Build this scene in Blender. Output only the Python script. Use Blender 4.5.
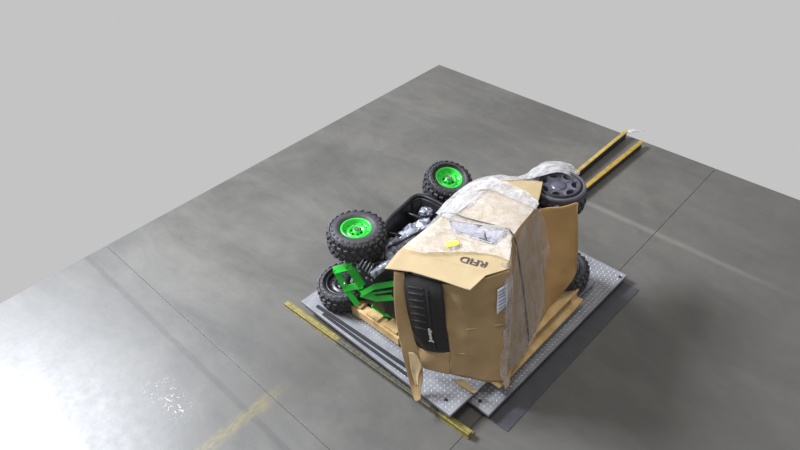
import bpy, bmesh, math, random
from mathutils import Vector, Matrix, noise
random.seed(7)
for o in list(bpy.data.objects): bpy.data.objects.remove(o)
S = bpy.context.scene; COL = S.collection

# ---------------------------------------------------------------- camera
f = 641.5; CAMH = 3.2
dX = Vector((811, 580, -641.5)).normalized()
dY = Vector((-865, 500, -641.5)); dY = (dY - dX*dX.dot(dY)).normalized()
dZ = dX.cross(dY)
RM = Matrix((dX, dY, dZ))
CAM = Vector((0, 0, CAMH))
cam = bpy.data.cameras.new('camera'); cam.sensor_width = 36; cam.lens = f/800*36
cam.clip_end = 200
co = bpy.data.objects.new('camera', cam); COL.objects.link(co); S.camera = co
co.matrix_world = Matrix.Translation(CAM) @ RM.to_4x4()

def P(px, py, z):
    """world point at height z seen at this spot of the photograph (for measuring)"""
    r = RM @ Vector((px-400, 225-py, -f))
    return CAM + r*((z-CAMH)/r.z)
def proj(p):
    c = RM.transposed() @ (p-CAM)
    return 400+f*c.x/-c.z, 225-f*c.y/-c.z

# ---------------------------------------------------------------- light
S.view_settings.view_transform = 'Standard'; S.view_settings.look = 'None'
S.view_settings.exposure = 0; S.view_settings.gamma = 1; S.view_settings.use_curve_mapping = False
w = bpy.data.worlds.new('world'); S.world = w; w.use_nodes = True
w.node_tree.nodes['Background'].inputs[0].default_value = (.552, .552, .552, 1)
w.node_tree.nodes['Background'].inputs[1].default_value = 1.0
def area(name, loc, target, sx, sy, power, color=(1, 1, 1)):
    l = bpy.data.lights.new(name, 'AREA'); l.shape = 'RECTANGLE'; l.size = sx; l.size_y = sy
    l.energy = power; l.color = color
    o = bpy.data.objects.new(name, l); COL.objects.link(o); o.location = loc
    o.rotation_euler = (Vector(target)-Vector(loc)).to_track_quat('-Z', 'Y').to_euler()
    return o
area('high_bay_lamp', (-.80, 9.25, 7.6), (1.2, 2.2, 0), 3.0, 2.5, 2900, (.86, .91, 1))
area('ceiling_lamp', (1.0, 1.2, 8.0), (2.0, 1.8, 0), 1.6, 1.6, 150, (1, .98, .95))

# ---------------------------------------------------------------- materials
def lin(c):
    c = c/255
    return c/12.92 if c < .04045 else ((c+.055)/1.055)**2.4
def rgb(r, g, b): return (lin(r), lin(g), lin(b), 1)
class NT:
    def __init__(s, name, rough=.6, metal=0, spec=.5):
        s.m = bpy.data.materials.new(name); s.m.use_nodes = True
        s.t = s.m.node_tree; s.b = s.t.nodes['Principled BSDF']
        s.b.inputs['Roughness'].default_value = rough; s.b.inputs['Metallic'].default_value = metal
        s.b.inputs['Specular IOR Level'].default_value = spec
        s.tc = s.t.nodes.new('ShaderNodeTexCoord')
    def n(s, kind, **kw):
        nd = s.t.nodes.new(kind)
        for k, v in kw.items(): setattr(nd, k, v)
        return nd
    def l(s, a, b): s.t.links.new(a, b)
    def noise(s, scale, detail=4, rough=.55, stretch=None, dist=0, rot=0):
        nd = s.n('ShaderNodeTexNoise'); nd.inputs['Scale'].default_value = scale
        nd.inputs['Detail'].default_value = detail; nd.inputs['Roughness'].default_value = rough
        nd.inputs['Distortion'].default_value = dist
        mp = s.n('ShaderNodeMapping'); s.l(s.tc.outputs['Object'], mp.inputs[0])
        if stretch: mp.inputs['Scale'].default_value = stretch
        mp.inputs['Rotation'].default_value = (0, 0, rot)
        s.l(mp.outputs[0], nd.inputs['Vector']); return nd.outputs[0]
    def ramp(s, fac, stops):
        r = s.n('ShaderNodeValToRGB'); s.l(fac, r.inputs[0])
        el = r.color_ramp.elements
        while len(el) < len(stops): el.new(.5)
        for e, (p, c) in zip(el, stops): e.position = p; e.color = c if len(c) == 4 else (*c, 1)
        return r.outputs[0]
    def math(s, op, a, b=None, clamp=False):
        m = s.n('ShaderNodeMath', operation=op); m.use_clamp = clamp
        for i, v in enumerate((a, b)):
            if v is None: continue
            if isinstance(v, (int, float)): m.inputs[i].default_value = v
            else: s.l(v, m.inputs[i])
        return m.outputs[0]
    def mix(s, fac, a, b, mode='MIX'):
        m = s.n('ShaderNodeMix', data_type='RGBA', blend_type=mode)
        for i, v in ((0, fac), (6, a), (7, b)):
            if isinstance(v, (int, float)): m.inputs[i].default_value = v
            elif isinstance(v, tuple): m.inputs[i].default_value = v
            else: s.l(v, m.inputs[i])
        return m.outputs[2]
    def bump(s, h, strength=.3, dist=.01):
        b = s.n('ShaderNodeBump'); b.inputs['Strength'].default_value = strength
        b.inputs['Distance'].default_value = dist; s.l(h, b.inputs['Height'])
        s.l(b.outputs[0], s.b.inputs['Normal'])
    def color(s, c): s.l(c, s.b.inputs['Base Color'])
    def rough(s, c): s.l(c, s.b.inputs['Roughness'])
G = lambda v: (v, v, v, 1)
def simple(name, c1, c2=None, scale=30, rough=.6, metal=0, spec=.5, bump=.15):
    k = NT(name, rough, metal, spec)
    c2 = c2 or tuple(x*.8 for x in c1[:3])+(1,)
    nz = k.noise(scale)
    k.color(k.ramp(nz, [(.3, c2), (.7, c1)])); k.bump(nz, bump, .004)
    return k.m

def concrete():
    k = NT('concrete', .32, 0, .5)
    a = k.noise(.9, 8, .62, dist=.6)
    b = k.noise(2.2, 8, .65, (1, .28, 1), 1.2, .5)
    c = k.noise(14, 7, .7)
    base = k.ramp(a, [(.28, rgb(76, 74, 71)), (.52, rgb(92, 90, 85)), (.75, rgb(104, 101, 95))])
    base = k.mix(k.math('MULTIPLY', k.ramp(b, [(.45, G(0)), (.72, G(1))]), .35), base, rgb(116, 112, 104))
    base = k.mix(k.math('MULTIPLY', k.ramp(b, [(.28, G(1)), (.45, G(0))]), .35), base, rgb(64, 62, 60))
    d5 = k.noise(5.5, 7, .68, (1, .6, 1), .8, -.4)
    base = k.mix(k.math('MULTIPLY', k.ramp(d5, [(.38, G(0)), (.66, G(1))]), .30), base, rgb(66, 65, 64))
    base = k.mix(k.math('MULTIPLY', k.ramp(c, [(.3, G(0)), (.7, G(1))]), .22), base, rgb(72, 70, 68))
    sep = k.n('ShaderNodeSeparateXYZ'); k.l(k.tc.outputs['Object'], sep.inputs[0])
    X, Y = sep.outputs[0], sep.outputs[1]
    def band(v, c0, half, soft):
        d = k.math('ABSOLUTE', k.math('SUBTRACT', v, c0))
        return k.math('DIVIDE', k.math('SUBTRACT', half+soft, d), soft, True)
    wob = k.noise(7, 5, .7)
    yw = k.math('ADD', Y, k.math('MULTIPLY', k.math('SUBTRACT', wob, .5), .10))
    xw = k.math('ADD', X, k.math('MULTIPLY', k.math('SUBTRACT', wob, .5), .02))
    # removed tape residue running beside the joint
    s1 = k.math('MULTIPLY', k.math('MULTIPLY', band(xw, .88, .013, .012), k.math('GREATER_THAN', Y, 1.6)), k.ramp(c, [(.25, G(.35)), (.6, G(.8))]))
    base = k.mix(k.math('MULTIPLY', s1, .62), base, rgb(58, 57, 57))
    # pale worn line on the far right
    s2 = k.math('MULTIPLY', k.math('MULTIPLY', band(xw, 3.86, .008, .03), band(Y, 1.1, .5, .5)), .2)
    base = k.mix(s2, base, rgb(160, 156, 148))
    # worn remains of a yellow line and the dirt around it
    s3 = k.math('MULTIPLY', band(X, .98, .50, .25), band(yw, 2.2, .10, .16))
    base = k.mix(k.math('MULTIPLY', s3, .3), base, rgb(66, 62, 54))
    yl = k.math('MULTIPLY', band(X, .80, .20, .2), band(yw, 2.185, .018, .04))
    yl = k.math('MULTIPLY', yl, k.ramp(k.noise(16, 6, .75, (1, 2.5, 1)), [(.36, G(0)), (.6, G(1))]))
    base = k.mix(k.math('MULTIPLY', yl, .65), base, rgb(122, 110, 58))
    # oily footprint in front of the scale
    s4 = k.math('MULTIPLY', band(xw, 1.30, .12, .15), band(yw, 2.45, .30, .25))
    base = k.mix(k.math('MULTIPLY', s4, .35), base, rgb(66, 64, 62))
    # white scuffs
    s5 = k.math('MULTIPLY', band(X, .62, .03, .09), band(Y, 2.62, .12, .12))
    s5 = k.math('MULTIPLY', s5, k.ramp(k.noise(42, 3, .6, (1, 1, 1), 1.0), [(.60, G(0)), (.66, G(1))]))
    base = k.mix(k.math('MULTIPLY', s5, .7), base, rgb(190, 188, 184))
    # floor tone gets gradually darker to the right of the scale
    s6 = k.math('DIVIDE', k.math('SUBTRACT', 1.9, k.math('ADD', yw, k.math('MULTIPLY', a, .5))), 1.6, True)
    base = k.mix(k.math('MULTIPLY', s6, .55), base, rgb(76, 74, 72))
    # hairline cracks
    v = k.n('ShaderNodeTexVoronoi', feature='DISTANCE_TO_EDGE'); v.inputs['Scale'].default_value = .75
    mp = k.n('ShaderNodeMixRGB'); 
    nzc = k.n('ShaderNodeTexNoise'); nzc.inputs['Scale'].default_value = 1.6; nzc.inputs['Detail'].default_value = 6
    k.l(k.tc.outputs['Object'], nzc.inputs['Vector'])
    mp.inputs[0].default_value = .35; k.l(k.tc.outputs['Object'], mp.inputs[1]); k.l(nzc.outputs[1], mp.inputs[2])
    k.l(mp.outputs[0], v.inputs['Vector'])
    cr = k.ramp(v.outputs[0], [(0, G(1)), (.006, G(0))])
    base = k.mix(k.math('MULTIPLY', cr, .07), base, rgb(50, 48, 46))
    k.color(base)
    k.rough(k.ramp(k.math('ADD', k.math('MULTIPLY', b, .6), k.math('MULTIPLY', c, .4)), [(.3, G(.34)), (.7, G(.50))]))
    k.bump(k.math('ADD', k.math('MULTIPLY', c, .5), a), .10, .01)
    return k.m

def cardboard(name, c1, c2, dark):
    k = NT(name, .75, 0, .25)
    a = k.noise(5, 6, .6); fl = k.noise(60, 2, .5, (1, 6, .2)); st = k.noise(2.2, 5, .6, dist=1)
    base = k.ramp(a, [(.3, c2), (.7, c1)])
    base = k.mix(k.math('MULTIPLY', k.ramp(st, [(.5, G(0)), (.75, G(1))]), .4), base, dark)
    k.color(base); k.bump(k.math('ADD', k.math('MULTIPLY', fl, .3), a), .25, .006)
    return k.m
M = {}
M['concrete'] = concrete()
M['earth'] = simple('slab_bed', rgb(86, 83, 79), scale=8, rough=.9)
M['card_top'] = cardboard('cardboard_pale', rgb(168, 149, 115), rgb(157, 138, 104), rgb(145, 126, 95))
M['card'] = cardboard('cardboard_tan', rgb(164, 139, 103), rgb(152, 128, 92), rgb(134, 110, 78))
M['card_orange'] = cardboard('cardboard_orange', rgb(172, 138, 92), rgb(160, 126, 80), rgb(146, 113, 72))
M['wood'] = simple('pallet_wood', rgb(205, 178, 128), rgb(176, 142, 92), 14, .75)
M['tire'] = simple('tire_rubber', rgb(62, 60, 64), rgb(44, 43, 47), 40, .62)
M['black'] = simple('black_plastic', rgb(34, 34, 37), rgb(24, 24, 26), 20, .38)
M['grille'] = simple('grille_plastic', rgb(36, 33, 32), rgb(26, 24, 24), 30, .42)
M['greygloss'] = simple('dark_grey_wheel_plastic', rgb(82, 82, 92), rgb(64, 64, 74), 30, .3)
M['green'] = simple('green_paint', rgb(44, 204, 62), rgb(34, 184, 50), 12, .32)
M['silver'] = simple('silver_metal', rgb(170, 172, 176), None, 30, .3, .9)
M['steelplate'] = simple('worn_steel_plate', rgb(134, 134, 138), rgb(112, 112, 117), 9, .5, .1)
M['lug'] = simple('polished_lug_steel', rgb(196, 197, 202), rgb(172, 173, 180), 30, .4, .1)
M['darkframe'] = simple('dark_steel_frame', rgb(62, 62, 68), rgb(46, 46, 52), 12, .5, .4)
M['plainplate'] = simple('plain_grey_edge_plate', rgb(132, 132, 138), rgb(112, 112, 118), 12, .4, .2)
M['blackbar'] = simple('black_slot_trim', rgb(34, 34, 38), rgb(24, 24, 28), 12, .5)
M['mat'] = simple('dark_sheet_grey', rgb(66, 66, 72), rgb(56, 56, 62), 10, .6)
M['bag'] = NT('silvery_bag_film', .18, .35).m
_k = NT('silvery_bag_film', .2, .3); _n = _k.noise(16, 3, .5, dist=1.2)
_k.color(_k.ramp(_n, [(.35, rgb(96, 98, 112)), (.5, rgb(150, 153, 168)), (.65, rgb(192, 195, 208))])); _k.bump(_n, .6, .02); M['bag'] = _k.m
M['paper'] = simple('white_label_paper', rgb(222, 226, 236), rgb(208, 212, 224), 20, .5)
M['blueink'] = simple('blue_ink', rgb(110, 128, 176), None, 20, .5)
M['ink'] = simple('black_ink', rgb(52, 44, 40), None, 20, .6)
M['yellowtape'] = simple('yellow_sticker', rgb(228, 214, 70), None, 20, .5)
M['whiteprint'] = simple('white_lettering', rgb(206, 206, 208), None, 20, .4)
M['pouch'] = simple('document_pouch_paper', rgb(128, 124, 132), rgb(98, 96, 110), 40, .35)
M['strap'] = simple('black_strap', rgb(40, 36, 34), rgb(30, 28, 27), 20, .4)
def rail_mat(worn_lo, worn_hi, name):
    k = NT(name, .5, .1)
    sep = k.n('ShaderNodeSeparateXYZ'); k.l(k.tc.outputs['Object'], sep.inputs[0])
    nz = k.noise(12, 6, .7); nf = k.noise(50, 4, .6)
    d = k.math('MULTIPLY', k.math('SUBTRACT', sep.outputs[1], worn_lo), k.math('SUBTRACT', worn_hi, sep.outputs[1]))
    d = k.math('ADD', k.math('MULTIPLY', d, 9), k.math('MULTIPLY', k.math('SUBTRACT', nz, .5), 2.4))
    fac = k.ramp(d, [(0, G(.15)), (.5, G(.9))])
    k.color(k.mix(fac, k.ramp(nf, [(.3, rgb(104, 94, 44)), (.7, rgb(152, 138, 62))]), k.ramp(nf, [(.3, rgb(38, 37, 35)), (.7, rgb(82, 80, 75))])))
    k.bump(nz, .3, .004); return k.m
M['rail'] = rail_mat(1.32, 2.2, 'worn_yellow_rail_paint')
M['railyellow'] = simple('yellow_rail_paint', rgb(176, 152, 84), rgb(140, 116, 58), 16, .55)
M['railorange'] = simple('amber_rail_paint', rgb(166, 136, 56), rgb(128, 102, 40), 16, .55)
def film(name, lo, hi, amin, amax, scale=7, col=(225, 225, 230), stretch=None):
    k = NT(name, .22, 0, .6)
    n1 = k.noise(scale, 7, .62, stretch, 1.3); n2 = k.noise(scale*4.5, 5, .6, stretch, 2.0)
    h = k.math('ADD', k.math('MULTIPLY', n1, .6), k.math('MULTIPLY', n2, .4))
    al = k.ramp(h, [(lo, G(amin)), (hi, G(amax))])
    k.l(al, k.b.inputs['Alpha']); k.b.inputs['Base Color'].default_value = rgb(*col)
    k.bump(k.math('ADD', n1, k.math('MULTIPLY', n2, .5)), .6, .015); return k.m
M['film'] = film('stretch_film', .36, .66, .12, .56, 8, (214, 210, 210), (2, 1, 1))
M['film_side'] = film('stretch_film_side', .36, .68, .08, .45, 6, (190, 190, 200), (2, 2, .5))
M['film_white'] = film('gathered_white_film', .36, .62, .22, .8, 8, (206, 203, 204), (1, 2.2, 1))

# ---------------------------------------------------------------- mesh helpers
def obj(name, bm, mat, parent=None, smooth=False, recalc=True):
    if recalc: bmesh.ops.recalc_face_normals(bm, faces=bm.faces)
    me = bpy.data.meshes.new(name); bm.to_mesh(me); bm.free()
    if smooth:
        for p in me.polygons: p.use_smooth = True
    o = bpy.data.objects.new(name, me); COL.objects.link(o)
    me.materials.append(M[mat])
    if parent:
        o.parent = parent; o.matrix_parent_inverse = wm(parent).inverted()
    return o
def wm(o):
    m = o.matrix_basis.copy()
    return (wm(o.parent) @ o.matrix_parent_inverse @ m) if o.parent else m
def tag(o, label=None, cat=None, group=None, kind=None):
    for k, v in (('label', label), ('category', cat), ('group', group), ('kind', kind)):
        if v: o[k] = v
    return o
def thing(name, loc, label, cat, group=None):
    o = bpy.data.objects.new(name, None); COL.objects.link(o); o.location = loc
    o.empty_display_size = .1
    return tag(o, label, cat, group)
def hull(bm, pts, bevel=0):
    """prism from 8 points: 4 bottom, 4 top (same order)"""
    v = [bm.verts.new(p) for p in pts]; n = len(v)//2
    fs = [bm.faces.new(v[:n][::-1]), bm.faces.new(v[n:])]
    for i in range(n):
        j = (i+1) % n; fs.append(bm.faces.new((v[i], v[j], v[n+j], v[n+i])))
    if bevel:
        es = {e for q in fs for e in q.edges}
        bmesh.ops.bevel(bm, geom=list(es), offset=bevel, segments=2, affect='EDGES', profile=.6)
def quadprism(bm, xy, z0, z1, bevel=0):
    hull(bm, [(x, y, z0) for x, y in xy]+[(x, y, z1) for x, y in xy], bevel)
def boxb(bm, x0, x1, y0, y1, z0, z1, bevel=0):
    quadprism(bm, [(x0, y0), (x1, y0), (x1, y1), (x0, y1)], z0, z1, bevel)
def tube(bm, pts, r, seg=8, cap=True, flat=None):
    pts = [Vector(p) for p in pts]; rings = []
    up = Vector((0, 0, 1))
    for i, p in enumerate(pts):
        d = (pts[min(i+1, len(pts)-1)]-pts[max(i-1, 0)]).normalized()
        a = d.cross(up)
        if a.length < .1: a = d.cross(Vector((1, 0, 0)))
        a.normalize(); b = a.cross(d).normalized(); rr = r[i] if isinstance(r, (list, tuple)) else r
        fa, fb = flat or (1, 1)
        rings.append([bm.verts.new(p+a*rr*fa*math.cos(t*2*math.pi/seg)+b*rr*fb*math.sin(t*2*math.pi/seg)) for t in range(seg)])
    for k in range(len(rings)-1):
        for t in range(seg):
            u = (t+1) % seg; bm.faces.new((rings[k][t], rings[k][u], rings[k+1][u], rings[k+1][t]))
    if cap: bm.faces.new(rings[0][::-1]); bm.faces.new(rings[-1])
def spl(pts, n):
    out = []
    for i in range(len(pts)-1):
        p0, p1, p2, p3 = pts[max(i-1, 0)], pts[i], pts[i+1], pts[min(i+2, len(pts)-1)]
        for k in range(n):
            t = k/n
            out.append(.5*((2*p1)+(p2-p0)*t+(2*p0-5*p1+4*p2-p3)*t*t+(3*p1-p0-3*p2+p3)*t**3))
    out.append(pts[-1].copy()); return out
def lerps(pts, n):
    return [pts[i].lerp(pts[i+1], k/n) for i in range(len(pts)-1) for k in range(n)]+[pts[-1].copy()]
def grid_pts(rows, n, lin=False):
    rows = [(lerps if lin else spl)([Vector(p) for p in r], n) for r in rows]
    cols = [spl([r[c] for r in rows], n) for c in range(len(rows[0]))]
    return [[cols[c][r] for c in range(len(cols))] for r in range(len(cols[0]))]
def sheet(name, rows, mat, parent, n=6, thick=.005, rough=.003, freq=6, offs=0, seed=0, lin=False):
    g = grid_pts(rows, n, lin); bm = bmesh.new(); V = []
    R, Cc = len(g), len(g[0])
    for r in range(R):
        row = []
        for c in range(Cc):
            a = g[min(r+1, R-1)][c]-g[max(r-1, 0)][c]; b = g[r][min(c+1, Cc-1)]-g[r][max(c-1, 0)]
            nn = a.cross(b)
            if nn.length > 1e-9: nn.normalize()
            if nn.dot(CAMDIR) > 0: nn = -nn
            p = g[r][c]
            d = noise.noise(p*freq+Vector((seed, 0, 0)))*rough + noise.noise(p*freq*3.3+Vector((0, seed, 5)))*rough*.5
            row.append(bm.verts.new(p+nn*(d+offs)))
        V.append(row)
    for r in range(R-1):
        for c in range(Cc-1):
            bm.faces.new((V[r][c], V[r][c+1], V[r+1][c+1], V[r+1][c]))
    o = obj(name, bm, mat, parent, smooth=True)
    if thick:
        m = o.modifiers.new('thickness', 'SOLIDIFY'); m.thickness = thick; m.offset = 0
    return o
CAMDIR = (RM @ Vector((0, 0, -1)))     # viewing direction, only to choose which side of a sheet is its outside
def pp(row): return [P(*q) for q in row]

# ---------------------------------------------------------------- the floor: four cast slabs, recessed saw-cut joints
bm = bmesh.new(); boxb(bm, -3, 4.94, -3, 4.21, -.20, -.0085)
fl = obj('floor', bm, 'earth'); fl['kind'] = 'structure'
J = .0016; jx, jy = 1.04, 1.175
for (x0, x1) in ((-3, jx-J), (jx+J, 4.95)):
    for (y0, y1) in ((-3, jy-J), (jy+J, 4.22)):
        bm = bmesh.new(); boxb(bm, x0, x1, y0, y1, -.008, 0, .001)
        obj('concrete_slab', bm, 'concrete', fl)

bm = bmesh.new(); quadprism(bm, [(1.775, 1.008), (3.246, .983), (3.246, 2.40), (1.775, 2.40)], .0005, .0045)  # thin dark sheet under the scale, reaching past its right side
tag(obj('dark_sheet', bm, 'mat'), 'thin dark sheet showing along the right side of the scale', 'mat')  # 'mat' as key and category means this thin dark sheet
# ---------------------------------------------------------------- stacked weighing platforms
def inset(q, d):
    c = Vector((sum(p[0] for p in q)/4, sum(p[1] for p in q)/4))
    return [tuple(c+(Vector(p)-c)*(1-d/(Vector(p)-c).length)) for p in q]
def bil(q, u, v):
    a, b, c, d = [Vector(p) for p in q]
    return (a*(1-u)+b*u)*(1-v)+(d*(1-u)+c*u)*v
def platform(name, q, z0, z1, label, bolts, skip=None, cover=None):
    t = thing(name, (q[0][0], q[0][1], z0), label, 'scale')
    bm = bmesh.new(); quadprism(bm, inset(q, .018), z0+.001, z1-.014); obj('base_frame', bm, 'darkframe', t)
    bm = bmesh.new(); quadprism(bm, q, z1-.022, z1, .003); obj('deck_plate', bm, 'steelplate', t)
    bm = bmesh.new(); pitch = .026
    W = (Vector(q[1])-Vector(q[0])).length; Hh = (Vector(q[3])-Vector(q[0])).length
    nu, nv = int(W/pitch), int(Hh/pitch)
    for i in range(1, nu):
        for j in range(1, nv):
            p = bil(q, (i+.0)/nu, (j+.0)/nv)
            if skip and skip(p): continue
            if cover and cover(p): continue
            a = math.pi/4 if (i+j) % 2 else -math.pi/4
            l, s_ = .0105, .0036; h = .0022
            c, sn = math.cos(a), math.sin(a)
            pts = [(l, 0), (0, s_), (-l, 0), (0, -s_)]
            vs = [bm.verts.new((p.x+x*c-y*sn, p.y+x*sn+y*c, z1)) for x, y in pts]
            ts = [bm.verts.new((p.x+x*.5*c-y*.5*sn, p.y+x*.5*sn+y*.5*c, z1+h)) for x, y in pts]
            bm.faces.new(ts)
            for k in range(4): m = (k+1) % 4; bm.faces.new((vs[k], vs[m], ts[m], ts[k]))
    tag(obj('tread_pattern', bm, 'lug', t, recalc=False), kind='stuff')
    for x, y in bolts:
        bm = bmesh.new(); bmesh.ops.create_cone(bm, cap_ends=True, segments=12, radius1=.011, radius2=.010, depth=.004)
        bmesh.ops.translate(bm, verts=bm.verts, vec=(x, y, z1+.002)); obj('bolt', bm, 'blackbar', t)
    return t
Q1 = [(1.76, 1.128), (3.263, 1.094), (3.275, 2.50), (1.765, 2.50)]
Q2 = [(1.585, 1.265), (3.02, 1.20), (3.045, 2.50), (1.597, 2.55)]
lower = platform('floor_scale', Q1, .004, .06, 'lower grey diamond-plate floor scale deck, lying straight on the concrete', [tuple(P(480, 401, .06).xy), tuple(P(500, 374, .06).xy), tuple(P(620, 277, .06).xy)],
    cover=lambda p: 1.6 < p.x < 3.0 and 1.27 < p.y)
slot_x = lambda y: 1.665
upper = platform('weighing_platform', Q2, .0605, .115, 'upper grey diamond-plate platform stacked askew, directly under the wooden pallet', [tuple(P(446, 400, .115).xy), tuple(P(321, 295, .115).xy)],
    skip=lambda p: p.x < 1.70 and p.y > 1.72)
for a, b, wd in (((317, 306), (414, 372), .011), ((323, 314), (411, 378), .009)):
    A, B = P(*a, .117), P(*b, .117); bm = bmesh.new()
    d = (B-A).normalized(); s = Vector((-d.y, d.x, 0))*wd
    hull(bm, [A-s-Vector((0, 0, .002)), B-s-Vector((0, 0, .002)), B+s-Vector((0, 0, .002)), A+s-Vector((0, 0, .002)), A-s+Vector((0, 0, .006)), B-s+Vector((0, 0, .006)), B+s+Vector((0, 0, .006)), A+s+Vector((0, 0, .006))])
    tag(obj('slot_trim', bm, 'blackbar', upper), 'long black slot trim')

# ---------------------------------------------------------------- rails
def angle_rail(name, A, B, wd, h, mat, label):
    t = thing(name, (A.x, A.y, 0), label, 'rail')
    d = (B-A).normalized(); s = Vector((-d.y, d.x, 0))*wd/2
    def bar(part, o0, o1, z0, z1, mt, bev=.003):
        bm = bmesh.new(); p = [A+s*o0, B+s*o0, B+s*o1, A+s*o1]
        hull(bm, [(q.x, q.y, z0) for q in p]+[(q.x, q.y, z1) for q in p], bev); obj(part, bm, mt, t)
    bar('base_flange', -1, 1, 0.001, .008, mat); bar('upright_web', -.95, -.55, .009, h, mat)
    bar('top_lip', -.5, .25, h-.010, h, mat)
    return t
angle_rail('edge_rail', Vector((1.572, 2.68, 0)), Vector((1.622, 1.14, 0)), .06, .045, 'rail', 'worn yellow steel rail on the floor along the platform front edge')
def back_rail(a, b, z, mat, label, wd):
    A, B = P(*a, z), P(*b, z); A = A+(A-B).normalized()*.55      # runs on behind the load
    t = thing('guide_rail', (A.x, A.y, 0), label, 'rail')
    d = (B-A).normalized(); s = Vector((-d.y, d.x, 0))*wd
    bm = bmesh.new(); hull(bm, [A-s-Vector((0, 0, .014)), B-s-Vector((0, 0, .014)), B+s-Vector((0, 0, .014)), A+s-Vector((0, 0, .014)), A-s, B-s, B+s, A+s], .003)
    obj('rail_bar', bm, mat, t)
    bm = bmesh.new(); s = s*.8; e2 = A.lerp(B, .985) if B.x < 4.93 else A.lerp(B, (4.93-A.x)/(B.x-A.x))
    hull(bm, [(q.x, q.y, .001) for q in (A-s, e2-s, e2+s, A+s)]+[(q.x, q.y, z-.0145) for q in (A-s, e2-s, e2+s, A+s)], .002)
    obj('support_web', bm, 'darkframe', t)
    return t
r1 = back_rail((575, 173), (627, 130), .075, 'railyellow', 'pale yellow rail running behind the load, the left of the pair', .016)
r2 = back_rail((585, 187), (642, 141), .06, 'railorange', 'amber yellow rail running behind the load, the right of the pair', .019)
bm = bmesh.new(); e = P(630, 131, .08)
tube(bm, [e+Vector((-.03, 0, 0)), e+Vector((.0, -.01, .004)), e+Vector((.05, -.05, .0)), e+Vector((.09, -.10, -.004))], [.018, .026, .018, .004], 8, flat=(1, .6))
for v in bm.verts: v.co += noise.noise_vector(v.co*30)*.006
tag(obj('film_wrapping', bm, 'film_white', r1, smooth=True), 'white film twisted round the rail end')

# ---------------------------------------------------------------- pallet
pal = thing('pallet', (1.75, 1.16, .117), 'pale wooden pallet under the cardboard-wrapped buggy', 'pallet')
px0, px1, py0, py1 = 1.745, 2.80, 1.165, 2.24
zt = .215
bw = .10
ys = [py0+.038+i*(py1-py0-bw-.038)/6 for i in range(7)]
for i, y in enumerate(ys):
    bm = bmesh.new(); boxb(bm, (1.755 if i >= 4 else 1.90)+random.uniform(-.01, .01), px1+random.uniform(-.01, .01), y, y+bw, zt-.018, zt-random.uniform(0, .002), .0015); obj('top_board', bm, 'wood', pal)
for x, ya in ((1.74, 1.80), (1.92, py0), ((px0+px1)/2-.02, py0), (px1-.08, py0)):
    bm = bmesh.new(); boxb(bm, x, x+.07, max(ya, py0+.045), py1-.004, .1365, zt-.0185, .002); obj('stringer', bm, 'wood', pal)
for y in (py0, (py0+py1)/2-.05, py1-.1):
    bm = bmesh.new(); boxb(bm, 1.745 if y > 1.8 else 1.905, px1, y, y+.1, .1175, .136, .0015); obj('bottom_board', bm, 'wood', pal)

# ---------------------------------------------------------------- buggy
bug = thing('off_road_buggy', (2.3, 1.7, .22), 'small off-road buggy lying on its side, green wheels, body wrapped in cardboard', 'vehicle')
# body inside the box
bm = bmesh.new()
hull(bm, [(1.86, 1.30, .235), (2.70, 1.36, .235), (2.70, 1.95, .235), (1.86, 1.92, .235), (1.90, 1.36, .78), (2.62, 1.46, .76), (2.60, 1.85, .74), (1.90, 1.80, .76)], .05)
obj('body_shell', bm, 'black', bug, smooth=True)

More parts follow.
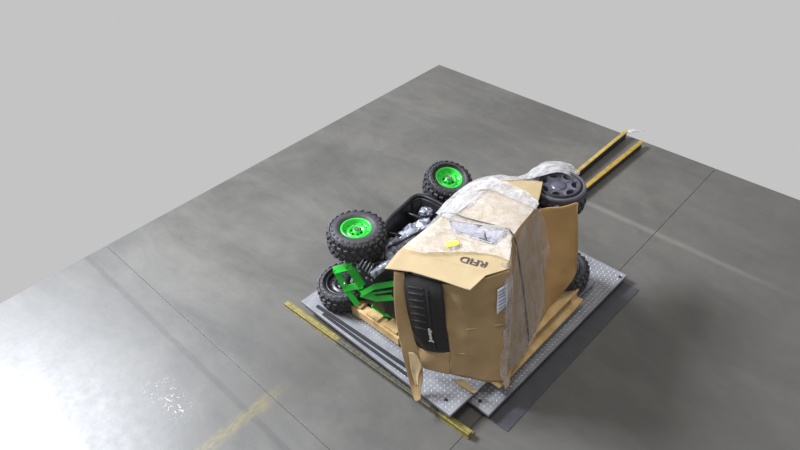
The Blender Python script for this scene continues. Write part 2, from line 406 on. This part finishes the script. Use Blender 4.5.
def lathe(prof, seg=40):
    """profile of (radius, height) revolved about z"""
    bm = bmesh.new(); rings = []
    for r, z in prof:
        rings.append([bm.verts.new((r*math.cos(t*2*math.pi/seg), r*math.sin(t*2*math.pi/seg), z)) for t in range(seg)] if r > 1e-6 else [bm.verts.new((0, 0, z))])
    for a, b in zip(rings, rings[1:]):
        for t in range(seg):
            u = (t+1) % seg
            if len(a) == 1: bm.faces.new((a[0], b[t], b[u]))
            elif len(b) == 1: bm.faces.new((a[t], a[u], b[0]))
            else: bm.faces.new((a[t], a[u], b[u], b[t]))
    return bm
def place(o, c, q): o.matrix_basis = Matrix.Translation(c) @ q.to_matrix().to_4x4()
def wheel(c, axis, R=.176, hw=.078, ri=.112, style='green', label=None):
    kr = ri/.112
    q = Vector(axis).normalized().to_track_quat('Z', 'Y')
    MW = Matrix.Translation(c) @ q.to_matrix().to_4x4()
    prof = [(ri, -hw*.80), (ri+.02, -hw*.98), (R-.05, -hw*1.0), (R-.018, -hw*.85), (R-.006, -hw*.55), (R-.002, 0), (R-.006, hw*.55), (R-.018, hw*.85), (R-.05, hw*1.0), (ri+.02, hw*.95), (ri, hw*.80), (ri-.008, hw*.5), (ri-.008, -hw*.5), (ri, -hw*.80)]
    bm = lathe(prof, 44); bm.transform(MW); tire = obj('wheel', bm, 'tire', bug, smooth=True)
    if label: tire['label'] = label
    # knobbly tread, joined
    bm = bmesh.new(); n = 24
    for k in range(n):
        for band, (z, rr, tilt) in enumerate(((-.056, R-.006, .35), (-.020, R, -.3), (.020, R, .3), (.056, R-.006, -.35), (.069, R-.030, 0), (-.069, R-.030, 0))):
            a = (k+.5*(band % 2))*2*math.pi/n
            if style == 'dark' and band >= 3: continue
            lx, ly, lz = (.0065, .016, .013) if band < 4 else (.007, .010, .005)
            m = Matrix.Rotation(a, 4, 'Z') @ Matrix.Translation((rr, 0, z)) @ Matrix.Rotation(tilt, 4, 'X')
            pts = [m @ Vector((sx*lx, sy*ly*(1 if sx < 0 else .75), sz*lz*(1 if sx < 0 else .75))) for sz in (-1, 1) for sx, sy in ((-1, -1), (1, -1), (1, 1), (-1, 1))]
            hull(bm, pts)
    bm.transform(MW); tag(obj('tread', bm, 'tire', tire), kind='stuff')
    if style in ('green', 'plain'):
        z = hw*.62
        prof = [(ri-.001, -hw*.6), (ri+.003, z-.012), (ri+.004, z+.016), (ri-.004, z+.020), (ri-.010, z+.012), (ri-.015, z-.006), (ri-.040*kr, z-.012), (ri-.046*kr, z-.004), (ri-.056*kr, z-.004), (ri-.062*kr, z-.018), (.030*kr, z-.014), (.026*kr, z+.004), (0, z+.004)]
        bm = lathe(prof, 40); bm.transform(MW); obj('rim', bm, 'green' if style == 'green' else 'black', tire, smooth=True)
        bm = lathe([(.016, z+.0), (.016, z+.012), (.012, z+.018), (0, z+.018)], 16); bm.transform(MW); obj('axle_nut', bm, 'silver', tire)
        for k in range(6):
            a = k*math.pi/3; bm = lathe([(.006, z-.02), (.006, z-.006), (0, z-.006)], 8)
            bm.transform(MW @ Matrix.Translation((.038*kr*math.cos(a), .038*kr*math.sin(a), 0))); obj('lug_bolt', bm, 'black', tire)
        for k in range(10):
            a = k*math.pi/5; bm = lathe([(.0045, z-.01), (.0045, z-.003), (0, z-.003)], 8)
            bm.transform(MW @ Matrix.Translation((.083*kr*math.cos(a), .083*kr*math.sin(a), 0))); obj('rim_bolt', bm, 'silver' if style == 'green' else 'black', tire)
    else:
        # dark wheel face with a ring of oval openings
        z = hw*.75; ro = ri+.045; seg = 42
        bm = lathe([(ro+.004, z-.008), (ro+.004, z+.010), (ro-.008, z+.016), (ro-.018, z+.006), (ro-.024, z-.004)], 42); bm.transform(MW); obj('rim', bm, 'greygloss', tire, smooth=True)
        bm = lathe([(ro-.02, z-.035), (.02, z-.035), (0, z-.035)], 30); bm.transform(MW); obj('wheel_back', bm, 'black', tire)
        N = 7; r0, r1 = .048, ro-.012; rm = (r0+r1)/2
        for k in range(N):
            a = (k+.5)*2*math.pi/N; bm = bmesh.new(); K = 20; ha = math.pi/N*.995; ri1, ri2, ri3 = [], [], []
            for i in range(K):
                t = (i+.5)*2*math.pi/K; cx, cy = math.cos(t), math.sin(t); m = max(abs(cx), abs(cy))
                q = lambda r, th, zz: bm.verts.new((r*math.cos(a+th), r*math.sin(a+th), zz))
                ri1.append(q(rm+(r1-r0)/2*cx/m, ha*cy/m, z+.002))
                ri2.append(q(rm+.024*cx, .030*cy/rm, z+.009)); ri3.append(q(rm+.021*cx, .027*cy/rm, z-.03))
            for i in range(K):
                j = (i+1) % K; bm.faces.new((ri1[i], ri1[j], ri2[j], ri2[i])); bm.faces.new((ri2[i], ri2[j], ri3[j], ri3[i]))
            bm.transform(MW); obj('rim_segment', bm, 'greygloss', tire)
        bm = lathe([(.052, z-.03), (.050, z+.002), (.030, z+.010), (0, z+.012)], 24); bm.transform(MW); obj('hub', bm, 'greygloss', tire, smooth=True)
    return tire
up = Vector((0, 0, 1))
wheel(P(356, 228.5, .78)-up*.06, (.03, -.02, 1), R=.171, ri=.090, label='upper front wheel with green rim')
wheel(P(345, 287, .205), (-.10, .03, 1), style='plain', R=.172)
wheel(P(449, 178, .745)-Vector((-.02, -.30, 1)).normalized()*.06, (-.02, -.30, 1), R=.152, ri=.088, label='upper rear wheel with green rim, tilted')
wheel(P(559, 185, .84)-up*.065, (.0, 0, 1), style='dark', R=.168, label='dark grey wheel with seven oval openings')
wheel(P(561, 272, .22), (.0, 0, 1), style='plain', R=.172, label='lower black wheel behind the rear panel')
for a, b in (((355, 262, .62), (345, 287, .26)), ((560, 195, .70), (566, 277, .30))):
    bm = bmesh.new(); tube(bm, [P(*a), P(*b)], .018, 10); obj('axle', bm, 'black', bug)
bm = bmesh.new(); tube(bm, [P(450, 190, .66), P(474, 208, .62)], .016, 10); obj('axle', bm, 'black', bug)

# black tub between the wheels: floor, walls and a rolled lip
def tub():
    rim = [(383, 262, .62), (383, 244, .66), (385, 227, .68), (392, 217, .69), (403, 207, .69), (413, 198, .69), (421, 196, .69), (432, 200, .69), (443, 206, .68), (458, 216, .66), (462, 240, .64), (430, 262, .60), (400, 276, .58)]
    R_ = [P(*p) for p in rim]; c = sum(R_, Vector())/len(R_)
    rings = [R_, [p.lerp(c, .07)+up*-.005 for p in R_], [p.lerp(c, .16)-up*.06 for p in R_], [p.lerp(c, .28)-up*.13 for p in R_], [p.lerp(c, .6)-up*.15 for p in R_]]
    outer = [[p-up*.02-(c-p).normalized()*.006 for p in R_], [p.lerp(c, .10)-up*.16 for p in R_]]
    bm = bmesh.new(); V = [[bm.verts.new(p) for p in r] for r in (outer[::-1]+rings)]
    n = len(R_)
    for a, b in zip(V, V[1:]):
        for t in range(n): u = (t+1) % n; bm.faces.new((a[t], a[u], b[u], b[t]))
    bm.faces.new(V[-1]); bm.faces.new(V[0][::-1]); obj('tub', bm, 'black', bug)
    bm = bmesh.new(); L = spl(R_[:10], 3); tube(bm, [p+up*.004 for p in L], .014, 8); obj('tub_lip', bm, 'black', bug, smooth=True)
tub()
# ribs and tubes visible in the tub
for a, b, r in (((388, 248, .66), (440, 224, .66), .008), ((384, 232, .67), (410, 240, .62), .009), ((404, 212, .66), (436, 226, .60), .010), ((386, 262, .64), (372, 268, .6), .012)):
    bm = bmesh.new(); tube(bm, [P(*a), P(*a).lerp(P(*b), .5)+up*.012, P(*b)], r, 8); obj('frame_tube', bm, 'black', bug, smooth=True)

# front bulkhead and lower body seen left of the box
bm = bmesh.new()
hull(bm, [P(361, 300, .22), P(399, 322, .22), P(412, 312, .22), P(385, 285, .22), P(357, 264, .50), P(396, 272, .58), P(405, 262, .60), P(372, 250, .55)], .012)
obj('front_bulkhead', bm, 'black', bug)
# green suspension arms, bumper loop and links
def flatbar(name, pts, r, mat, flat=(1, .55), seg=8):
    bm = bmesh.new(); tube(bm, [P(*p) for p in pts], r, seg, flat=flat); return obj(name, bm, mat, bug)
def zf(y): return .60-(y-262)*.0075
def front(pts, k=0): return [(x, y, zf(y)+k) for x, y in pts]
def bars(name, segs, k, th=.011):
    bm = bmesh.new()
    for a, b, wd in segs:
        A, B = P(*a, zf(a[1])+k), P(*b, zf(b[1])+k); d = (B-A).normalized(); s_ = d.cross(CAMDIR).normalized()
        h = wd*.5/140; A = A-d*h*.7; B = B+d*h*.7; n = -CAMDIR*th
        hull(bm, [A-s_*h-n, B-s_*h-n, B+s_*h-n, A+s_*h-n, A-s_*h+n, B-s_*h+n, B+s_*h+n, A+s_*h+n], .003)
    return obj(name, bm, 'green', bug)
bars('bumper_bracket', [((336, 271), (346, 288), 5), ((336, 270), (350, 266.5), 6), ((350, 267), (361, 284), 7), ((346, 288), (361, 285.5), 5.5), ((346, 289), (357, 303.5), 5)], .02)
bars('arm_mount', [((360, 287), (364, 293), 6)], .012, .008)
bars('suspension_arm', [((363, 293), (375, 286.5), 4.5), ((375, 286.5), (396, 283), 5)], .05)
bars('suspension_arm', [((363, 294.5), (377, 298.5), 5), ((377, 298.5), (397, 297), 5)], .04)
bars('suspension_arm', [((368, 294), (397, 290), 2)], .04, .006)
flatbar('lower_brace', front([(372, 306), (385, 315), (399, 319)], .02), .009, 'green', (1, 1))
def plate(name, px, k, th, mat):
    P4 = [P(x, y, zf(y)+k) for x, y in px]; n = (P4[1]-P4[0]).cross(P4[-1]-P4[0]).normalized()
    if n.dot(CAMDIR) > 0: n = -n
    bm = bmesh.new(); hull(bm, [p-n*th for p in P4]+P4); return obj(name, bm, mat, bug)
plate('arm_bracket', [(364, 292), (378, 282), (385, 286), (377, 297)], -.03, .012, 'black')
# shock absorber: coil spring with body
A, B = P(360, 260, .66), P(378, 274, .60)
bm = bmesh.new(); N = 120; d = (B-A); dn = d.normalized(); a_ = dn.orthogonal().normalized(); b_ = dn.cross(a_)
tube(bm, [A+d*(i/N)+(a_*math.cos(i/N*6*2*math.pi)+b_*math.sin(i/N*6*2*math.pi))*.030 for i in range(N+1)], .0062, 6)
sp = obj('shock_spring', bm, 'silver', bug, smooth=True)
bm = bmesh.new(); tube(bm, [A-d*.12, B+d*.1], .017, 10); obj('shock_body', bm, 'black', bug)
bm = bmesh.new(); tube(bm, [P(372, 275, .62), P(384, 266, .66), P(391, 262, .68)], [.022, .024, .018], 10); obj('damper_reservoir', bm, 'bag', bug, smooth=True)
for p in ((360, 272, .58), (367, 279, .55), (372, 281, .53), (349, 262, .6), (345, 285, .5), (366, 264, .64)):
    bm = bmesh.new(); bmesh.ops.create_icosphere(bm, subdivisions=2, radius=.009); bmesh.ops.translate(bm, verts=bm.verts, vec=P(*p)+up*.01); obj('bolt_head', bm, 'silver', bug)

# grille: bulging black fascia with slots and lettering
GR = [
 [(404, 273, .78), (414, 275, .80), (428, 279, .81), (441, 284, .815)],
 [(405, 290, .71), (415, 292, .73), (429, 294, .74), (443, 298, .74)],
 [(408, 312, .56), (417, 314, .60), (431, 316, .60), (445, 320, .58)],
 [(411, 332, .42), (420, 336, .45), (434, 338, .45), (448, 339, .44)],
 [(418, 346, .33), (427, 350, .34), (438, 352, .34), (451, 352, .34)]]
ggrid = [pp(r) for r in GR]
gr = sheet('grille', ggrid, 'grille', bug, 6, .008, .001)
gg = grid_pts(ggrid, 10)
for k in range(7):
    r = 8+k*3; a = gg[r][5]; b = gg[r][15]
    bm = bmesh.new(); off = -CAMDIR*.006
    tube(bm, [gg[r][i]+off for i in range(4, 17, 2)], .006, 6, flat=(1, 1)); obj('grille_rib', bm, 'black', gr)
bm = bmesh.new(); off = -CAMDIR*.006
tube(bm, [gg[r][19]+off for r in range(8, 40, 3)], .008, 6); obj('grille_edge', bm, 'black', gr)

def text_mesh(s, bold=0):
    cu = bpy.data.curves.new('lettering', 'FONT'); cu.body = s; cu.size = 1; cu.offset = bold; cu.extrude = .02
    cu.resolution_u = 3
    o = bpy.data.objects.new('tmp', cu); COL.objects.link(o)
    dg = bpy.context.evaluated_depsgraph_get(); me = bpy.data.meshes.new_from_object(o.evaluated_get(dg))
    bpy.data.objects.remove(o); bm = bmesh.new(); bm.from_mesh(me); bpy.data.meshes.remove(me)
    xs = [v.co.x for v in bm.verts]; ysv = [v.co.y for v in bm.verts]
    x0, x1, y0, y1 = min(xs), max(xs), min(ysv), max(ysv)
    for v in bm.verts: v.co = Vector(((v.co.x-x0)/(x1-x0), (v.co.y-y0)/(y1-y0), v.co.z*10))
    return bm
def text_on(name, s, o, x, y, mat, parent, bold=.02, thick=.001, surf=None, lift=.004):
    """lettering between corner points o (start), x (end of baseline), y (top at the start)"""
    bm = text_mesh(s, bold)
    nn = (x-o).cross(y-o).normalized()
    if nn.dot(CAMDIR) > 0: nn = -nn
    for v in bm.verts: v.co = o+(x-o)*v.co.x+(y-o)*v.co.y+nn*(v.co.z*thick+lift)
    return obj(name, bm, mat, parent)
def on_surf(g, px, py):
    best = None
    for r in range(len(g)-1):
        for c in range(len(g[0])-1):
            q = proj(g[r][c]); d = (q[0]-px)**2+(q[1]-py)**2
            if best is None or d < best[0]: best = (d, r, c)
    _, r, c = best; z = g[r][c].z
    cand = None
    for rr in range(max(r-2, 0), min(r+2, len(g)-1)):
        for cc in range(max(c-2, 0), min(c+2, len(g[0])-1)):
            for u in (0, .25, .5, .75):
                for v in (0, .25, .5, .75):
                    p = g[rr][cc]*(1-u)*(1-v)+g[rr][cc+1]*u*(1-v)+g[rr+1][cc]*(1-u)*v+g[rr+1][cc+1]*u*v
                    q = proj(p); d = (q[0]-px)**2+(q[1]-py)**2
                    if cand is None or d < cand[0]: cand = (d, p)
    return cand[1]
# reads downwards to upwards on the photograph: the vehicle lies on its side
text_on('lettering', 'Jeep', on_surf(gg, 434.5, 341), on_surf(gg, 431.5, 326), on_surf(gg, 429.5, 341), 'whiteprint', gr, .06, lift=.016)

# ---------------------------------------------------------------- cardboard packing
box = thing('cardboard_box', (2.2, 1.5, .22), 'large torn tan cardboard box around the buggy body, open at the grille', 'box')
T = [
 [(397, 253, .83), (425, 258, .86), (450, 264, .885), (473, 270, .905), (490, 268, .92), (509, 264, .94)],
 [(408, 243, .84), (430, 246, .87), (453, 250, .89), (475, 255, .91), (492, 255, .93), (511, 252, .95)],
 [(443, 216, .86), (457, 220, .88), (471, 225, .90), (486, 229, .92), (500, 232, .94), (513, 236, .95)],
 [(470, 190, .86), (482, 192, .87), (495, 195, .885), (508, 199, .895), (521, 203, .90), (536, 207, .90)],
 [(505, 178, .84), (512, 179, .845), (519, 180, .85), (527, 181, .85), (535, 181, .85), (543, 182, .85)]]
tgrid = [pp(r) for r in T]; tg = grid_pts(tgrid, 10)
sheet('top_panel', tgrid, 'card_top', box, 8, .006, .004, 5, seed=3)
FF = [
 [(398, 252, .835), (425, 257, .862), (450, 263, .887), (473, 269, .907), (490, 267, .922), (509, 263, .942)],
 [(391, 261, .815), (417, 264, .845), (445, 271, .873), (472, 279, .892), (488, 272, .918), (509, 266, .94)],
 [(385, 269, .80), (411, 272, .83), (441, 281, .86), (470, 291, .88), (486, 276, .915), (509, 269, .94)]]
sheet('front_flap', [pp(r) for r in FF], 'card_top', box, 5, .006, .003, 5, seed=3, offs=.002, lin=True)
FR = [
 [(438, 284, .80), (460, 285, .85), (487, 277, .905), (509, 269, .935)],
 [(444, 305, .67), (464, 307, .71), (487, 303, .73), (510, 297, .75)],
 [(447, 330, .50), (466, 330, .54), (488, 326, .56), (510, 322, .58)],
 [(450, 353, .345), (467, 355, .36), (488, 352, .37), (510, 350, .39)],
 [(450, 374, .205), (466, 378, .19), (487, 382, .185), (507, 381, .185)]]
fgrid = [pp(r) for r in FR]; fg = grid_pts(fgrid, 10)
sheet('front_panel', fgrid, 'card', box, 7, .006, .014, 4, seed=11)
LP = [
 [(408, 333, .42), (416, 345, .335), (425, 350, .33), (438, 352, .335), (451, 352, .345)],
 [(411, 347, .33), (418, 357, .28), (427, 361, .27), (439, 363, .265), (450, 364, .27)],
 [(416, 358, .24), (422, 366, .22), (428, 369, .21), (440, 372, .205), (450, 374, .205)]]
sheet('lower_flap', [pp(r) for r in LP], 'card', box, 6, .006, .004, 5, seed=1)
SP = [
 [(394, 271, .80), (399, 272, .80), (404, 273, .80)],
 [(394, 300, .64), (401, 299, .645), (408, 300, .63)],
 [(397, 326, .50), (404, 326, .49), (412, 330, .46)],
 [(402, 352, .36), (409, 353, .35), (420, 358, .31)],
 [(408, 376, .23), (414, 376, .22), (423, 374, .24)],
 [(412, 392, .15), (416, 393, .145), (421, 390, .16)],
 [(415, 401, .12), (418, 401, .12), (421, 399, .125)]]
sheet('torn_side_strip', [pp(r) for r in SP], 'card', box, 6, .005, .008, 7, seed=5)
TG = [[(408, 352, .36), (413, 352, .36), (417, 356, .34)], [(410, 362, .31), (415, 363, .31), (422, 366, .30)], [(412, 374, .25), (416, 374, .25), (419, 376, .25)], [(416, 386, .2), (418, 386, .2), (419, 387, .2)]]
sheet('torn_tongue', [pp(r) for r in TG], 'card_top', box, 4, .004, .004, 9, offs=.006, seed=2)
RP = [
 [(509, 269, .94), (511, 252, .945), (513, 236, .95), (524, 220, .925), (537, 207, .90)],
 [(509, 297, .75), (514, 280, .76), (519, 264, .76), (530, 246, .74), (541, 235, .71)],
 [(509, 326, .56), (516, 308, .57), (523, 292, .58), (533, 274, .56), (543, 262, .54)],
 [(508, 353, .37), (517, 335, .375), (526, 318, .39), (536, 300, .385), (545, 289, .38)],
 [(507, 381, .185), (519, 360, .20), (528, 343, .21), (538, 326, .215), (547, 311, .22)]]
rgrid = [pp(r) for r in RP]; rg = grid_pts(rgrid, 10)
sheet('side_panel', rgrid, 'card', box, 7, .006, .008, 5, seed=8)
BP = [
 [(535, 210, .885), (551, 208, .88), (565, 207, .875), (578, 203, .87)],
 [(539, 236, .71), (554, 235, .70), (567, 233, .69), (578, 229, .69)],
 [(543, 264, .54), (556, 264, .52), (568, 258, .53), (578, 250, .545)],
 [(545, 290, .37), (557, 286, .37), (569, 273, .42), (577, 262, .46)],
 [(545, 312, .22), (556, 300, .235), (569, 285, .33), (576, 273, .39)]]
bgrid = [pp(r) for r in BP]
sheet('rear_side_panel', bgrid, 'card_orange', box, 7, .006, .007, 5, offs=-.004, seed=9)
# folded rear edge, far and back walls (continue the box out of sight)
b0, b1 = P(578, 203, .87), P(576, 273, .39)
sheet('rear_fold', [[b0, b0+Vector((-.03, .08, -.10))], [b1, b1+Vector((-.02, .09, 0))]], 'card_orange', box, 5, .006, .003)
tl = [tgrid[i][0] for i in range(1, 5)]
sheet('far_side_flap', [[p for p in tl], [p+Vector((.02, -.02, -.10)) for p in tl]], 'card', box, 5, .006, .006)
# bottom packing scraps
for q in ([(452, 379, .21), (464, 379, .20), (478, 391, .135), (474, 393, .13), (462, 388, .15)],):
    bm = bmesh.new(); pts = [P(*a) for a in q]; hull(bm, [p-up*.006 for p in pts]+pts); tag(obj('cardboard_tab', bm, 'card_top', box), 'pale torn tab at the foot of the front')
for q in ([(503, 373, .24), (511, 372, .24), (509, 386, .17), (505, 390, .15)],):
    bm = bmesh.new(); pts = [P(*a) for a in q]; hull(bm, [p+Vector((.006, .006, 0)) for p in pts]+pts); obj('corner_tab', bm, 'card', box)
# prints and labels
text_on('lettering', 'RFID', on_surf(tg, 488, 263), on_surf(tg, 462, 257), on_surf(tg, 486, 271), 'ink', box, .012, .0004, lift=.008)
def patch(name, g, corners, mat, parent, off, n=6, rough=.002):
    c = [on_surf(g, *q) for q in corners]; rows = []
    for j in range(4):
        row = []
        for i in range(5):
            u, v = i/4, j/3
            x = (corners[0][0]*(1-u)+corners[1][0]*u)*(1-v)+(corners[3][0]*(1-u)+corners[2][0]*u)*v
            y = (corners[0][1]*(1-u)+corners[1][1]*u)*(1-v)+(corners[3][1]*(1-u)+corners[2][1]*u)*v
            row.append(on_surf(g, x, y))
        rows.append(row)
    return sheet(name, rows, mat, parent, 3, .0012, rough, 8, offs=off)
lab = patch('shipping_label', fg, [(496.5, 288), (507, 282), (506.5, 303), (496, 313)], 'paper', box, .014, rough=0)
for k in range(6):
    y = 290.5+k*3.3; a, b = on_surf(fg, 498, y+1.5), on_surf(fg, 505.5, y-3)
    bm = bmesh.new(); n_ = -CAMDIR*.020; d = Vector((0, 0, .0035))
    hull(bm, [a+n_-d, b+n_-d, b+n_+d, a+n_+d]+[p+(-CAMDIR*.0006) for p in (a+n_-d, b+n_-d, b+n_+d, a+n_+d)]); obj('printed_bar', bm, 'blueink', lab)
patch('yellow_sticker', tg, [(445, 246.5), (459, 244), (460, 248), (447, 251)], 'yellowtape', box, .026)
pch = patch('document_pouch', tg, [(449, 222), (508, 234), (494, 246), (452, 233)], 'pouch', box, .015)
for a, b in (((450, 222), (500, 232)), ((452, 232), (490, 244)), ((450, 222), (452, 232)), ((484, 232), (486, 242))):
    pts = [on_surf(tg, a[0]+(b[0]-a[0])*t/6, a[1]+(b[1]-a[1])*t/6)+up*.018 for t in range(7)]
    bm = bmesh.new(); tube(bm, pts, .0035, 5, flat=(1, .3)); obj('pouch_edge', bm, 'ink', pch)
for (x, y, L_) in ((462, 228, 14), (464, 231, 16), (470, 234, 10), (488, 238, 6)):
    a, b = on_surf(tg, x, y)+up*.018, on_surf(tg, x+L_, y+L_*.24)+up*.018
    bm = bmesh.new(); tube(bm, [a, b], .003, 5, flat=(1, .3)); obj('printed_line', bm, 'blueink', pch)
# creases on the front: thin raised folds
for a, b in (((462, 330), (505, 324)), ((456, 354), (505, 353))):
    pts = [on_surf(fg, a[0]+(b[0]-a[0])*t/8, a[1]+(b[1]-a[1])*t/8)-CAMDIR*(.002+.004*math.sin(t)) for t in range(9)]
    bm = bmesh.new(); tube(bm, pts, [.002]+[.005]*7+[.002], 6); obj('crease', bm, 'card_top', box, smooth=True)

# ---------------------------------------------------------------- strap
pts = [(436, 214), (443, 216), (455, 218), (466, 221), (478, 224), (490, 227), (502, 231), (509, 233)]
L = [on_surf(tg, x, y)+up*(.023) for x, y in pts]+[P(513.5, 237, .975), P(516, 243, .945)]
L += [on_surf(rg, x, y)-CAMDIR*.026 for x, y in ((517.5, 255), (520, 270), (522.5, 287), (524.5, 305), (526.5, 325), (528, 341))]
L = spl(L, 3); bm = bmesh.new()
tube(bm, L, .0048, 6, flat=(1, .8)); tag(obj('strap', bm, 'strap', None, smooth=True), 'thin black strap tied over the box top and down its side', 'strap')

# ---------------------------------------------------------------- stretch film
wrap = thing('stretch_wrap', (2.2, 1.5, .25), 'wrinkled clear stretch film over the box top and side', 'plastic wrap')
FT = [
 [(403, 249, .86), (424, 254, .88), (447, 254, .90), (466, 253, .915), (489, 255, .935), (510, 262, .955)],
 [(424, 231, .87), (440, 236, .89), (458, 240, .905), (476, 245, .92), (494, 248, .94), (512, 247, .955)],
 [(443, 213, .875), (457, 219, .89), (471, 224, .91), (486, 228, .93), (500, 231, .95), (514, 236, .96)],
 [(468, 187, .875), (481, 191, .885), (495, 194, .90), (508, 198, .91), (521, 202, .915), (537, 207, .915)],
 [(488, 181, .86), (496, 182, .865), (505, 184, .87), (516, 189, .87), (527, 196, .88), (538, 205, .90)]]
sheet('top_film', [pp(r) for r in FT], 'film', wrap, 9, 0, .012, 9, offs=.011, seed=21)
FS = [
 [(510, 264, .955), (513, 250, .955), (514.5, 238, .96), (526, 220, .935), (538, 207, .91)],
 [(508, 297, .76), (514, 281, .77), (520, 266, .77), (532, 248, .75), (545, 233, .73)],
 [(507, 326, .57), (515, 309, .58), (523, 293, .59), (534, 277, .57), (545, 264, .55)],
 [(506, 353, .38), (515, 337, .385), (525, 320, .40), (534, 305, .385), (544, 292, .38)],
 [(504, 378, .20), (514, 364, .21), (524, 350, .22), (530, 340, .22), (538, 326, .23)]]
sheet('side_film', [pp(r) for r in FS], 'film_side', wrap, 9, 0, .014, 8, offs=.014, seed=31)
FC = [
 [(506, 262, .95), (504, 262, .955), (512, 262, .955)],
 [(507, 300, .76), (507, 300, .77), (511, 298, .77)],
 [(506, 338, .51), (504, 338, .51), (510, 334, .53)],
 [(500, 366, .30), (504, 367, .30), (508, 364, .33)],
 [(504, 383, .20), (507, 384, .20), (509, 382, .21)]]
sheet('corner_film', [pp(r) for r in FC], 'film_side', wrap, 8, 0, .012, 14, offs=.016, seed=41)
# gathered white film along the far left edge and over the rear
FL = [
 [(436, 214, .84), (448, 200, .84), (462, 189, .84), (478, 180, .84), (496, 176, .84), (512, 178, .84), (524, 176, .83), (536, 168, .82), (546, 163, .80), (560, 163, .80), (570, 166, .78), (579, 174, .76)],
 [(443, 217, .88), (454, 205, .88), (468, 194, .88), (483, 184, .88), (498, 179, .86), (512, 179.5, .86), (525, 178, .85), (536, 175, .86), (546, 170, .86), (558, 169, .86), (568, 171, .84), (577, 178, .82)],
 [(449, 220, .885), (461, 211, .89), (474, 202, .89), (488, 188, .885), (499, 181, .865), (512, 181, .86), (526, 180, .85), (537, 178, .86), (546, 176, .87), (556, 174, .87), (566, 175, .86), (575, 180, .84)]]
sheet('rear_film', [pp(r) for r in FL], 'film_white', wrap, 6, 0, .009, 8, offs=.008, seed=51)
FB = [
 [(490, 180, .885), (502, 183, .88), (514, 188, .88), (526, 195, .89), (538, 204, .90)],
 [(483, 185, .89), (497, 187, .885), (511, 193, .89), (524, 200, .90), (538, 208, .905)],
 [(474, 192, .89), (492, 193, .89), (508, 199, .90), (521, 205, .91), (535, 213, .915)]]
sheet('gathered_band', [pp(r) for r in FB], 'film_white', wrap, 8, 0, .012, 9, offs=.02, seed=61)

# silvery bags lying in the tub
def bag(c, ax, ay, az, rot, seed, label):
    bm = bmesh.new(); bmesh.ops.create_icosphere(bm, subdivisions=4, radius=1)
    for v in bm.verts:
        d = 1+.35*noise.noise(v.co*2.2+Vector((seed, 0, 0)))+.10*abs(noise.noise(v.co*5+Vector((0, seed, 0))))
        v.co = Vector((v.co.x*ax, v.co.y*ay, v.co.z*az))*d
    bm.transform(Matrix.Translation(c) @ Matrix.Rotation(rot, 4, 'Z'))
    return tag(obj('plastic_bag', bm, 'bag', None, smooth=True), label, 'bag', 'silvery bags in the black tub')
bag(P(394, 250, .63), .10, .065, .03, 1.0, 1, 'crumpled silvery bag at the near end of the black tub')
bag(P(408, 236, .62), .12, .06, .03, .3, 5, 'crumpled silvery bag in the middle of the black tub')
bag(P(424, 226, .62), .07, .05, .035, .2, 9, 'silvery bag tucked against the box edge in the tub')
bag(P(427, 212, .62), .035, .05, .03, .9, 14, 'smallest silvery bag, at the far end of the black tub')
